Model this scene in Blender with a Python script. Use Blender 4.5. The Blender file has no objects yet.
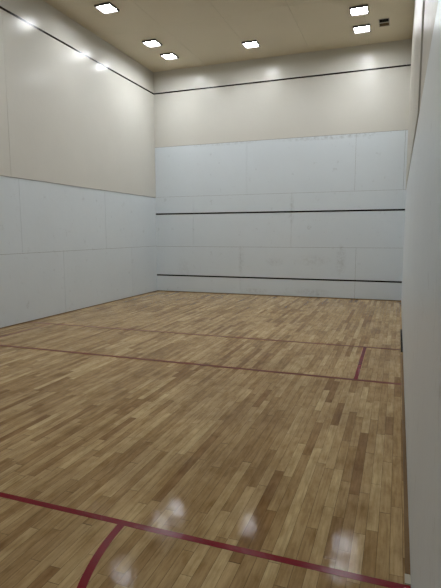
import bpy, bmesh, math, random
from mathutils import Vector, Matrix
random.seed(7)

# ---------------------------------------------------------------- dimensions (metres)
W, H, BACK = 5.922, 5.391, -12.2          # court width, ceiling height, back wall
WHITE_SIDE, WHITE_FRONT = 2.369, 3.599    # tops of the white boards
OUT, SERV, TIN = 4.882, 1.960, 0.415      # line heights on the walls
SHORT_Y, SERVICE_Y, NEAR_Y = -6.195, -4.690, -9.118
C = bpy.context.scene.collection

# ---------------------------------------------------------------- helpers
def new_mat(name):
    m = bpy.data.materials.new(name); m.use_nodes = True
    nt = m.node_tree; b = nt.nodes['Principled BSDF']
    return m, nt, b

def N(nt, typ, **kw):
    n = nt.nodes.new(typ)
    for k, v in kw.items():
        if k == 'inputs':
            for i, x in v.items(): n.inputs[i].default_value = x
        else: setattr(n, k, v)
    return n

def math_node(nt, op, a, b=None, c=None):
    n = nt.nodes.new('ShaderNodeMath'); n.operation = op
    for i, x in enumerate((a, b, c)):
        if x is None: continue
        if hasattr(x, 'is_output'): nt.links.new(x, n.inputs[i])
        else: n.inputs[i].default_value = x
    return n.outputs[0]

def mix_col(nt, fac, a, b, blend='MIX'):
    n = nt.nodes.new('ShaderNodeMix'); n.data_type = 'RGBA'; n.blend_type = blend
    for i, x in ((0, fac), (6, a), (7, b)):
        if hasattr(x, 'is_output'): nt.links.new(x, n.inputs[i])
        else: n.inputs[i].default_value = x
    return n.outputs[2]

def ramp(nt, fac, stops):
    r = nt.nodes.new('ShaderNodeValToRGB'); el = r.color_ramp.elements
    while len(el) < len(stops): el.new(0.5)
    for e, (p, c) in zip(el, stops): e.position = p; e.color = c
    nt.links.new(fac, r.inputs[0]); return r.outputs[0]

def add_box(bm, x0, x1, y0, y1, z0, z1, mi=0, bevel=0.0):
    vs = [bm.verts.new((x, y, z)) for x in (x0, x1) for y in (y0, y1) for z in (z0, z1)]
    q = [(0, 1, 3, 2), (4, 6, 7, 5), (0, 4, 5, 1), (2, 3, 7, 6), (0, 2, 6, 4), (1, 5, 7, 3)]
    fs = [bm.faces.new([vs[i] for i in f]) for f in q]
    for f in fs: f.material_index = mi
    if bevel:
        es = {e for f in fs for e in f.edges}
        r = bmesh.ops.bevel(bm, geom=list(es), offset=bevel, segments=2, affect='EDGES', profile=0.6)
        for f in r['faces']: f.material_index = mi

def obj(name, bm, mats, parent=None, kind=None, label=None, cat=None, group=None):
    bmesh.ops.recalc_face_normals(bm, faces=bm.faces)
    me = bpy.data.meshes.new(name); bm.to_mesh(me); bm.free()
    for m in (mats if isinstance(mats, (list, tuple)) else [mats]): me.materials.append(m)
    o = bpy.data.objects.new(name, me); C.objects.link(o)
    if parent: o.parent = parent
    if kind: o['kind'] = kind
    if label: o['label'] = label
    if cat: o['category'] = cat
    if group: o['group'] = group
    return o

# ---------------------------------------------------------------- materials
def paint(name, base, rough, mottling=0.05, scuffs=0.0, bump=0.02, bump_scale=9.0, spec=0.5, stains=()):
    m, nt, b = new_mat(name)
    pos = N(nt, 'ShaderNodeNewGeometry').outputs['Position']
    n1 = N(nt, 'ShaderNodeTexNoise', inputs={'Scale': 1.3, 'Detail': 5.0, 'Roughness': 0.6})
    nt.links.new(pos, n1.inputs['Vector'])
    dark = tuple(c * (1 - mottling * 2.2) for c in base) + (1,)
    lite = tuple(min(1, c * (1 + mottling)) for c in base) + (1,)
    col = ramp(nt, n1.outputs['Fac'], [(0.15, dark), (0.85, lite)])
    if scuffs:
        # grey ball marks, sparse
        n2 = N(nt, 'ShaderNodeTexNoise', inputs={'Scale': 5.5, 'Detail': 7.0, 'Roughness': 0.72})
        nt.links.new(pos, n2.inputs['Vector'])
        f2 = ramp(nt, n2.outputs['Fac'], [(0.60, (0, 0, 0, 1)), (0.78, (1, 1, 1, 1))])
        v = N(nt, 'ShaderNodeTexVoronoi', inputs={'Scale': 1.25, 'Randomness': 1.0})
        nt.links.new(pos, v.inputs['Vector'])
        dots = ramp(nt, v.outputs['Distance'], [(0.020, (1, 1, 1, 1)), (0.040, (0, 0, 0, 1))])
        fac = math_node(nt, 'MULTIPLY', math_node(nt, 'MAXIMUM', f2, math_node(nt, 'MULTIPLY', dots, 0.5)), scuffs)
        col = mix_col(nt, fac, col, (0.16, 0.16, 0.16, 1))
    if stains:
        sp = N(nt, 'ShaderNodeSeparateXYZ'); nt.links.new(pos, sp.inputs[0])
        n5 = N(nt, 'ShaderNodeTexNoise', inputs={'Scale': 13.0, 'Detail': 6.0, 'Roughness': 0.7}); nt.links.new(pos, n5.inputs['Vector'])
        for cx, cz, rx, rz, st in stains:
            ex = math_node(nt, 'POWER', math_node(nt, 'DIVIDE', math_node(nt, 'ABSOLUTE', math_node(nt, 'SUBTRACT', sp.outputs[0], cx)), rx), 2.0)
            ez = math_node(nt, 'POWER', math_node(nt, 'DIVIDE', math_node(nt, 'ABSOLUTE', math_node(nt, 'SUBTRACT', sp.outputs[2], cz)), rz), 2.0)
            e = math_node(nt, 'MAXIMUM', math_node(nt, 'SUBTRACT', 1.0, math_node(nt, 'ADD', ex, ez)), 0.0)
            nf = ramp(nt, n5.outputs['Fac'], [(0.42, (0, 0, 0, 1)), (0.66, (1, 1, 1, 1))])
            col = mix_col(nt, math_node(nt, 'MULTIPLY', math_node(nt, 'MULTIPLY', e, nf), st * 0.55), col, (0.13, 0.125, 0.11, 1))
    nt.links.new(col, b.inputs['Base Color'])
    n3 = N(nt, 'ShaderNodeTexNoise', inputs={'Scale': bump_scale, 'Detail': 4.0, 'Roughness': 0.55})
    nt.links.new(pos, n3.inputs['Vector'])
    bp = N(nt, 'ShaderNodeBump', inputs={'Strength': 1.0, 'Distance': bump * 0.1})
    nt.links.new(n3.outputs['Fac'], bp.inputs['Height']); nt.links.new(bp.outputs[0], b.inputs['Normal'])
    rr = math_node(nt, 'MULTIPLY_ADD', n1.outputs['Fac'], 0.03, rough - 0.015)
    nt.links.new(rr, b.inputs['Roughness']); b.inputs['Specular IOR Level'].default_value = spec
    return m

M_white = paint('white_board_paint', (0.635, 0.695, 0.735), 0.36, 0.02, 0.5, 0.02)
M_beige = paint('beige_wall_paint', (0.60, 0.59, 0.54), 0.21, 0.02, 0.0, 0.022, spec=0.24)
M_beige_dimmed = paint('beige_wall_paint_dimmed', (0.50, 0.485, 0.425), 0.38, 0.08, 0.6, 0.03, 6.0, spec=0.10)  # wall beige darkened to tone down the light on the right wall, with scuffs
M_white_front = paint('white_board_paint_scuffed', (0.635, 0.695, 0.735), 0.36, 0.02, 0.5, 0.02,
                     stains=[(4.62, 0.85, 0.13, 0.42, 0.6), (4.62, 1.13, 0.05, 0.05, 0.9), (3.49, 1.98, 0.07, 0.38, 0.6), (2.27, 0.85, 0.10, 0.40, 0.4),
                             (3.1, 0.80, 0.25, 0.12, 0.4), (3.9, 1.60, 0.06, 0.06, 0.9), (4.0, 0.12, 0.5, 0.09, 0.6), (2.6, 0.10, 0.4, 0.08, 0.6),
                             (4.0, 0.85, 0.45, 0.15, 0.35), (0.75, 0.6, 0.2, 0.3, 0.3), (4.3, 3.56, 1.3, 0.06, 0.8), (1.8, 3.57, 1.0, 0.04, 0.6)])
M_ceil = paint('ceiling_paint', (0.645, 0.575, 0.43), 0.6, 0.02, 0.0, 0.02)
M_gap = paint('dark_gap', (0.05, 0.042, 0.032), 0.8, 0.1)
M_line = paint('black_line_paint', (0.008, 0.004, 0.004), 0.22, 0.1, 0, 0.004, spec=0.2)
M_red = paint('red_floor_paint', (0.185, 0.005, 0.013), 0.2, 0.15, 0, 0.01, spec=0.12)
M_redworn = paint('worn_red_floor_paint', (0.15, 0.014, 0.008), 0.35, 0.2, 0, 0.01, spec=0.1)
M_void = paint('recess_shade_black', (0.010, 0.009, 0.008), 0.8, 0.0, spec=0.1)  # near black stands in for the shade inside vent and floor gap
M_shoe = paint('dark_wood_strip', (0.19, 0.115, 0.05), 0.5, 0.2, spec=0.1)
M_filler = paint('pale_filler', (0.42, 0.38, 0.29), 0.5, 0.1)
M_frame = paint('dark_metal_frame', (0.05, 0.045, 0.04), 0.5, 0.05)
M_register = paint('vent_metal', (0.40, 0.35, 0.27), 0.5, 0.03)

def lens_mat():
    m, nt, b = new_mat('lit_lens')
    b.inputs['Base Color'].default_value = (0.9, 0.9, 0.9, 1)
    pos = N(nt, 'ShaderNodeNewGeometry').outputs['Position']
    v = N(nt, 'ShaderNodeTexVoronoi', inputs={'Scale': 60.0}); nt.links.new(pos, v.inputs['Vector'])
    s = math_node(nt, 'MULTIPLY_ADD', v.outputs['Distance'], 8.0, LENS - 2.0)
    b.inputs['Emission Color'].default_value = (0.975, 1.0, 1.03, 1)
    nt.links.new(s, b.inputs['Emission Strength'])
    return m
LENS = 78.0
M_lens = lens_mat()

def floor_mat():
    m, nt, b = new_mat('maple_strip_floor')
    geo = N(nt, 'ShaderNodeNewGeometry')
    sep = N(nt, 'ShaderNodeSeparateXYZ'); nt.links.new(geo.outputs['Position'], sep.inputs[0])
    x, y = sep.outputs[0], sep.outputs[1]
    pw = 0.0572
    u = math_node(nt, 'DIVIDE', x, pw); i = math_node(nt, 'FLOOR', u); fu = math_node(nt, 'FRACT', u)
    w1 = N(nt, 'ShaderNodeTexWhiteNoise', noise_dimensions='1D'); nt.links.new(i, w1.inputs['W'])
    w2 = N(nt, 'ShaderNodeTexWhiteNoise', noise_dimensions='1D'); nt.links.new(math_node(nt, 'ADD', i, 77.3), w2.inputs['W'])
    inv = math_node(nt, 'DIVIDE', 1.0, math_node(nt, 'MULTIPLY_ADD', w1.outputs[0], 0.5, 0.42))
    # warp the lengthwise coordinate so that the pieces of one row differ in length
    wv = math_node(nt, 'SINE', math_node(nt, 'MULTIPLY_ADD', y, 2.3, math_node(nt, 'MULTIPLY', w2.outputs[0], 40.0)))
    v = math_node(nt, 'ADD', math_node(nt, 'MULTIPLY_ADD', y, inv, math_node(nt, 'MULTIPLY', w2.outputs[0], 19.0)), math_node(nt, 'MULTIPLY', wv, 0.28))
    j = math_node(nt, 'FLOOR', v); fv = math_node(nt, 'FRACT', v)
    comb = N(nt, 'ShaderNodeCombineXYZ'); nt.links.new(i, comb.inputs[0]); nt.links.new(j, comb.inputs[1])
    wn = N(nt, 'ShaderNodeTexWhiteNoise', noise_dimensions='3D'); nt.links.new(comb.outputs[0], wn.inputs['Vector'])
    tone = ramp(nt, wn.outputs['Value'], [(0.0, (0.24, 0.138, 0.055, 1)), (0.12, (0.295, 0.185, 0.077, 1)), (0.45, (0.365, 0.242, 0.105, 1)),
                                         (0.8, (0.41, 0.28, 0.127, 1)), (1.0, (0.485, 0.35, 0.165, 1))])
    # grain along the boards
    sc = N(nt, 'ShaderNodeCombineXYZ')
    nt.links.new(math_node(nt, 'MULTIPLY', x, 70.0), sc.inputs[0]); nt.links.new(math_node(nt, 'MULTIPLY', y, 4.0), sc.inputs[1])
    nt.links.new(math_node(nt, 'MULTIPLY', wn.outputs['Value'], 50.0), sc.inputs[2])
    g = N(nt, 'ShaderNodeTexNoise', inputs={'Scale': 1.0, 'Detail': 5.0, 'Roughness': 0.65}); nt.links.new(sc.outputs[0], g.inputs['Vector'])
    gr = ramp(nt, g.outputs['Fac'], [(0.28, (0.72, 0.70, 0.66, 1)), (0.6, (1.04, 1.04, 1.04, 1))])
    col = mix_col(nt, 1.0, tone, gr, 'MULTIPLY')
    # cloudy figure inside each board
    s3 = N(nt, 'ShaderNodeCombineXYZ')
    nt.links.new(math_node(nt, 'MULTIPLY', x, 16.0), s3.inputs[0]); nt.links.new(math_node(nt, 'MULTIPLY', y, 6.0), s3.inputs[1])
    nt.links.new(math_node(nt, 'MULTIPLY', wn.outputs['Value'], 31.0), s3.inputs[2])
    q = N(nt, 'ShaderNodeTexNoise', inputs={'Scale': 1.0, 'Detail': 4.0, 'Roughness': 0.6}); nt.links.new(s3.outputs[0], q.inputs['Vector'])
    qr = ramp(nt, q.outputs['Fac'], [(0.30, (0.76, 0.70, 0.62, 1)), (0.55, (1.0, 1.0, 1.0, 1)), (0.72, (1.10, 1.11, 1.12, 1))])
    col = mix_col(nt, 1.0, col, qr, 'MULTIPLY')
    # large worn patches
    p = N(nt, 'ShaderNodeTexNoise', inputs={'Scale': 1.6, 'Detail': 6.0, 'Roughness': 0.62}); nt.links.new(geo.outputs['Position'], p.inputs['Vector'])
    pr = ramp(nt, p.outputs['Fac'], [(0.32, (0.89, 0.90, 1.0, 1)), (0.62, (1.16, 1.22, 1.40, 1))])
    col = mix_col(nt, 1.0, col, pr, 'MULTIPLY')
    # dark scratches running with the grain
    s2 = N(nt, 'ShaderNodeCombineXYZ')
    nt.links.new(math_node(nt, 'MULTIPLY', x, 34.0), s2.inputs[0]); nt.links.new(math_node(nt, 'MULTIPLY', y, 5.0), s2.inputs[1])
    k = N(nt, 'ShaderNodeTexNoise', inputs={'Scale': 1.0, 'Detail': 3.0, 'Roughness': 0.7}); nt.links.new(s2.outputs[0], k.inputs['Vector'])
    kr = ramp(nt, k.outputs['Fac'], [(0.78, (0, 0, 0, 1)), (0.82, (1, 1, 1, 1))])
    col = mix_col(nt, math_node(nt, 'MULTIPLY', kr, 0.5), col, (0.05, 0.035, 0.025, 1))
    # seams
    e1 = math_node(nt, 'LESS_THAN', math_node(nt, 'MINIMUM', fu, math_node(nt, 'SUBTRACT', 1.0, fu)), 0.017)
    dv = math_node(nt, 'DIVIDE', math_node(nt, 'MINIMUM', fv, math_node(nt, 'SUBTRACT', 1.0, fv)), inv)
    e2 = math_node(nt, 'LESS_THAN', dv, 0.0014)
    edge = math_node(nt, 'MAXIMUM', e1, e2)
    col = mix_col(nt, math_node(nt, 'MULTIPLY', edge, 0.7), col, (0.05, 0.035, 0.02, 1))
    nt.links.new(col, b.inputs['Base Color'])
    rg = math_node(nt, 'MULTIPLY_ADD', p.outputs['Fac'], 0.09, math_node(nt, 'MULTIPLY_ADD', wn.outputs['Value'], 0.04, 0.02))
    nt.links.new(rg, b.inputs['Roughness']); b.inputs['Specular IOR Level'].default_value = 0.035
    hb = math_node(nt, 'ADD', math_node(nt, 'MULTIPLY', g.outputs['Fac'], 0.5), math_node(nt, 'MULTIPLY', edge, -0.6))
    pn = N(nt, 'ShaderNodeTexNoise', inputs={'Scale': 38.0, 'Detail': 3.0}); nt.links.new(geo.outputs['Position'], pn.inputs['Vector'])
    hb = math_node(nt, 'ADD', hb, math_node(nt, 'MULTIPLY', pn.outputs['Fac'], 1.0))
    # every board lies at its own slight tilt
    tilt = math_node(nt, 'MULTIPLY', math_node(nt, 'MULTIPLY', math_node(nt, 'SUBTRACT', fu, 0.5), math_node(nt, 'SUBTRACT', wn.outputs['Value'], 0.5)), 2.0)
    hb = math_node(nt, 'ADD', hb, tilt)
    bp = N(nt, 'ShaderNodeBump', inputs={'Strength': 1.0, 'Distance': 0.00032})
    nt.links.new(hb, bp.inputs['Height']); nt.links.new(bp.outputs[0], b.inputs['Normal'])
    return m
M_floor = floor_mat()

# ---------------------------------------------------------------- setting
T = 0.15
bm = bmesh.new(); add_box(bm, -T, W + T, BACK - T, T, -0.12, 0.0)
obj('floor', bm, M_floor, kind='structure')

def boards(bm, put, u0, u1, v0, v1, cuts, gap, mi):
    """row of boards from u0 to u1 with open joints at cuts; put() places a box"""
    us = [u0] + [c for c in cuts if u0 < c < u1] + [u1]
    for a, b in zip(us, us[1:]):
        put(bm, a + (gap / 2 if a != u0 else 0), b - (gap / 2 if b != u1 else 0), v0, v1, mi)

G = 0.004     # joint width between boards
TH, TB = 0.012, 0.022   # white boards, beige boards stand a little prouder
# the wall body carries the joints' dark colour, the boards sit on it
# left wall (inner face of white boards at x=0)
def side_wall(name, sign, x_in, beige_cut, row_top, row_low, upper, step, gh):
    bm = bmesh.new()
    def slab(d0, d1, y0, y1, z0, z1, mi, bev=0.0):
        a, b = x_in - sign * d0, x_in - sign * d1
        add_box(bm, min(a, b), max(a, b), y0, y1, z0, z1, mi, bev)
    slab(TH, T, BACK, T, -0.05, H + T, 2)
    g = G / 2
    for z0, z1, cuts in ((0.0, 1.155 - gh, row_low), (1.155 + gh, WHITE_SIDE - g, row_top)):
        ys = [BACK] + sorted(cuts) + [0.0]
        for a, b in zip(ys, ys[1:]):
            slab(0.0, TH, a + g, b - (g if b < 0 else 0), z0, z1, 0, 0.0004)
    # beige boards: the front section stands proud of the rear one
    slab(-0.010, TH, beige_cut, 0.0, WHITE_SIDE + 1.6 * g, H, 1, 0.0004)
    ys = [BACK, beige_cut - 2.44, beige_cut]
    for a, b in zip(ys, ys[1:]):
        slab(step - 0.010, TH, a + g, b - 2 * g, WHITE_SIDE + g, H, 1, 0.0004)
    obj(name, bm, [M_white, upper, M_gap], kind='structure')
side_wall('wall_left', 1, 0.0, -4.90, [-2.27, -4.73, -7.17, -9.61], [-1.24, -3.69, -6.13, -8.57, -11.0], M_beige, 0.0, G / 2)
side_wall('wall_right', -1, W, -7.08, [-2.27, -4.73, -7.17, -9.61], [-1.24, -3.69, -6.13, -8.57, -11.0], M_beige_dimmed, 0.012, 0.0005)

bm = bmesh.new(); g = G / 2
add_box(bm, 0, W, TH, T, -0.05, H + T, 2)
for z0, z1, cuts in ((0.0, 1.147, [2.25, 4.94]), (1.147, 2.381, [1.04, 3.48]), (2.381, WHITE_FRONT, [2.41, 4.87, 5.865])):
    xs = [0.0] + cuts + [W]
    for a, b in zip(xs, xs[1:]):
        add_box(bm, a + (g if a > 0 else 0), b - (g if b < W else 0), 0.0, TH, z0 + g, z1 - g, 0, 0.0004)
add_box(bm, 0, W, -0.004, TH, WHITE_FRONT + 2 * g, H, 1, 0.0004)
obj('wall_front', bm, [M_white_front, M_beige, M_gap], kind='structure')

bm = bmesh.new()
add_box(bm, -T, W + T, BACK - T, BACK, -0.05, 2.4, 0); add_box(bm, -T, W + T, BACK - T, BACK, 2.4, H + T, 1)
obj('wall_back', bm, [M_white, M_beige], kind='structure')

# ceiling of butted boards
bm = bmesh.new()
add_box(bm, -T, W + T, BACK - T, T, H + 0.012, H + T, 1)
xs = [0.0, 1.41, 2.63, 3.85, 5.07, W]; ys = [0.0, -2.30, -4.74, -7.18, -9.62, BACK]
for a, b in zip(xs, xs[1:]):
    for c, d in zip(ys, ys[1:]):
        add_box(bm, a + 0.0015, b - 0.0015, d + 0.002, c - 0.002, H, H + 0.012, 0, 0.001)
obj('ceiling', bm, [M_ceil, M_gap], kind='structure')

# dark strips along the joint between floor and walls
bm = bmesh.new(); add_box(bm, 0.0, 0.014, BACK, -0.0, 0.0, 0.014, 0, 0.002)
obj('baseboard_left', bm, M_shoe, kind='structure')
bm = bmesh.new(); add_box(bm, 0.014, W, -0.016, 0.0, 0.0, 0.016, 0, 0.002)
obj('baseboard_front', bm, M_shoe, kind='structure')
bm = bmesh.new()
add_box(bm, W - 0.022, W, -9.03, -5.0, 0.0, 0.007, 0, 0.002)
obj('baseboard_right', bm, M_shoe, kind='structure')
bm = bmesh.new(); add_box(bm, W - 0.024, W, -9.094, -9.032, 0.0, 0.006, 0, 0.001)
obj('trim_2', bm, M_filler, kind='structure')
bm = bmesh.new(); add_box(bm, W - 0.024, W, -4.82, -3.35, 0.0, 0.010, 0, 0.002)  # black strip in place of the shade inside an open gap
obj('gap_shade_strip', bm, M_void, kind='structure')

# ---------------------------------------------------------------- lines on the floor (40 mm wide)
LW = 0.040; LT = 0.0010; Y0, Y1 = 'floor lines of the court', 'box lines by the side walls'
def floor_strip(name, x0, x1, y0, y1, mat, label, group):
    bm = bmesh.new(); add_box(bm, x0, x1, y0, y1, 0.0, LT)
    return obj(name, bm, mat, label=label, cat='floor line', group=group)
h = LW / 2
floor_strip('service_line', 0.016, W - 0.032, SERVICE_Y - .023, SERVICE_Y + .023, M_redworn,
            'thin worn red line across the wooden floor, farthest one, nearest the front wall', Y0)
floor_strip('short_line', 0.016, W - 0.024, SHORT_Y - .025, SHORT_Y + .025, M_redworn,
            'thin worn red line across mid floor, middle of the three crossing lines', Y0)
floor_strip('near_court_line', 0.016, W - 0.001, NEAR_Y - h, NEAR_Y + h, M_red,
            'bold dark red line crossing the wooden floor in the foreground', Y0)
floor_strip('box_line', 5.462 - h, 5.462 + h, SHORT_Y + .025, SERVICE_Y - .023, M_red,
            'short thick red line joining the two far floor lines near the right wall', Y1)
floor_strip('box_line', 0.470 - h, 0.470 + h, SHORT_Y + .025, SERVICE_Y - .023, M_redworn,
            'faint short brown-red line joining the two far floor lines near the left wall', Y1)
# quarter circle behind the near line, centred on its meeting with the right wall
bm = bmesh.new(); R = 1.380; n = 64; rings = []
for k in range(n + 1):
    a = math.pi + (math.pi / 2) * k / n
    row = []
    for r in (R - h, R + h):
        xx, yy = W + r * math.cos(a), NEAR_Y + r * math.sin(a)
        yy = min(yy, NEAR_Y - h); xx = min(xx, W - 0.001)
        row += [bm.verts.new((xx, yy, 0)), bm.verts.new((xx, yy, LT))]
    rings.append(row)
for p, q in zip(rings, rings[1:]):
    for a, b in ((0, 1), (1, 3), (3, 2), (2, 0)):
        bm.faces.new((p[a], p[b], q[b], q[a]))
bm.faces.new((rings[0][0], rings[0][1], rings[0][3], rings[0][2])); bm.faces.new((rings[-1][0], rings[-1][2], rings[-1][3], rings[-1][1]))
bmesh.ops.remove_doubles(bm, verts=bm.verts, dist=1e-6)
obj('service_arc', bm, M_red, label='curved dark red line bending back from the foreground floor line', cat='floor line')

# ---------------------------------------------------------------- lines on the walls
def wall_strip(name, b, label, group):
    bm = bmesh.new(); add_box(bm, *b, 0, 0.0006)
    return obj(name, bm, M_line, label=label, cat='wall line', group=group)
FG, SG = 'black lines across the front wall', 'black out lines high on the side walls'
wall_strip('out_line', (0.012, W - 0.012, -0.007, -0.004, OUT - 0.016, OUT + 0.016),
           'thin dark line high across the beige part of the front wall, below the ceiling', FG)
wall_strip('service_wall_line', (0.0, W, -0.003, 0.0, SERV - 0.018, SERV + 0.018),
           'black line across the white boards of the front wall at head height', FG)
wall_strip('tin_line', (0.0, W, -0.003, 0.0, TIN - 0.017, TIN + 0.017),
           'lowest black line on the white front wall, knee height above the floor', FG)
wall_strip('side_out_line', (0.009, 0.0125, BACK, -0.004, OUT - 0.018, OUT + 0.018),
           'black line running high along the beige left wall just under the ceiling lights', SG)

# ---------------------------------------------------------------- ceiling lights
def make_light():
    e = bpy.data.objects.new('ceiling_light', None); C.objects.link(e); e.empty_display_size = 0.1
    s, o, d = 0.138, 0.155, 0.036
    bm = bmesh.new()
    add_box(bm, -o, o, s, o, -d, 0.0, 0, 0.002); add_box(bm, -o, o, -o, -s, -d, 0.0, 0, 0.002)
    add_box(bm, -o, -s, -s, s, -d, 0.0, 0, 0.002); add_box(bm, s, o, -s, s, -d, 0.0, 0, 0.002)
    obj('frame', bm, M_frame, e, label='dark metal rim')
    bm = bmesh.new(); add_box(bm, -s, s, -s, s, -0.008, -0.001, 0, 0.001)
    obj('lens', bm, M_lens, e, label='glowing white lens')
    return e
lamp = make_light()
seen = [((0.88, -0.89), 'square ceiling light closest to the far left corner, farthest of the left three'),
        ((0.87, -1.68), 'square recessed ceiling light near the left wall, middle of the three on the left'),
        ((0.88, -3.36), 'square recessed ceiling light nearest the camera along the left wall, at the top edge'),
        ((2.77, -0.91), 'single square recessed ceiling light near the middle of the front wall'),
        ((4.99, -0.90), 'square recessed ceiling light beside the vent, lower of the right pair'),
        ((5.00, -1.73), 'square recessed ceiling light at the top right, upper of the right pair')]
ADDED_REAR = [(5.0, -3.4), (2.8, -4.3), (0.88, -5.9), (3.6, -6.3), (2.8, -8.3), (0.88, -9.5), (5.0, -9.5)]  # unseen lights added to brighten the near court, positions guessed
def copy_tree(o):
    c = o.copy(); C.objects.link(c)
    for ch in list(o.children):
        k = ch.copy(); C.objects.link(k); k.parent = c
    return c
spots = seen + [(p, 'added unseen ceiling light over the rear of the court, brightening its near part') for p in ADDED_REAR]
for i, ((x, y), lab) in enumerate(spots):
    o = lamp if i == 0 else copy_tree(lamp)
    o.location = (x, y, H); o['label'] = lab; o['category'] = 'ceiling light'
    o['group'] = 'square recessed ceiling lights' if i < len(seen) else 'added unseen ceiling lights over the rear of the court'

# ---------------------------------------------------------------- air vent
v = bpy.data.objects.new('ceiling_vent', None); C.objects.link(v); v.location = (5.40, -1.02, H)
v['label'] = 'small dark slatted air vent in the ceiling near the right wall'; v['category'] = 'vent'
a, b_, t = 0.098, 0.178, 0.014
bm = bmesh.new()
for z in ((-a, a, b_ - t, b_), (-a, a, -b_, -b_ + t), (-a, -a + t, -b_ + t, b_ - t), (a - t, a, -b_ + t, b_ - t), (-a + t, a - t, -0.012, 0.016)):
    add_box(bm, *z, -0.008, 0, 0, 0.002)
obj('frame', bm, M_register, v, label='beige metal rim with a middle bar')
bm = bmesh.new(); add_box(bm, -a + t, a - t, -b_ + t, b_ - t, -0.002, 0)  # flat plate, the duct's darkness is put into its colour
obj('duct_shade_plate', bm, M_void, v, label='black plate in place of the shaded opening behind the slats')
for k in range(6):
    yy = (-0.135, -0.088, -0.041, 0.045, 0.090, 0.135)[k]
    bm = bmesh.new(); add_box(bm, -a + t, a - t, -0.007, 0.007, -0.001, 0.001)
    bmesh.ops.rotate(bm, verts=bm.verts, cent=(0, 0, 0), matrix=Matrix.Rotation(math.radians(-25), 3, 'X'))
    bmesh.ops.translate(bm, verts=bm.verts, vec=(0, yy, -0.006))
    obj('slat', bm, M_void if k < 3 else M_shoe, v)

# ---------------------------------------------------------------- camera
d, D, hc, yaw, pitch, roll = 0.1078, 11.1262, 1.4781, -0.3508, -0.1252, -0.0030
cy, sy, cp, sp = math.cos(yaw), math.sin(yaw), math.cos(pitch), math.sin(pitch)
f = Vector((sy * cp, cy * cp, sp)); r = Vector((cy, -sy, 0)); u = r.cross(f)
r2 = r * math.cos(roll) + u * math.sin(roll); u2 = -r * math.sin(roll) + u * math.cos(roll)
cam = bpy.data.cameras.new('camera'); co = bpy.data.objects.new('camera', cam); C.objects.link(co)
mt = Matrix((r2, u2, -f)).transposed().to_4x4(); mt.translation = Vector((W - d, -D, hc)); co.matrix_world = mt
cam.sensor_fit = 'VERTICAL'; cam.sensor_height = 24.0; cam.sensor_width = 18.0
cam.lens = 483.79 / 588 * 24.0; cam.clip_start = 0.005
bpy.context.scene.camera = co

w = bpy.data.worlds.new('world'); bpy.context.scene.world = w; w.use_nodes = True
w.node_tree.nodes['Background'].inputs[1].default_value = 0.0
s = bpy.context.scene
s.view_settings.view_transform = 'Standard'; s.view_settings.look = 'None'
s.view_settings.exposure = 0.18; s.view_settings.gamma = 1.0; s.view_settings.use_curve_mapping = False
s.cycles.max_bounces = 10; s.cycles.diffuse_bounces = 6
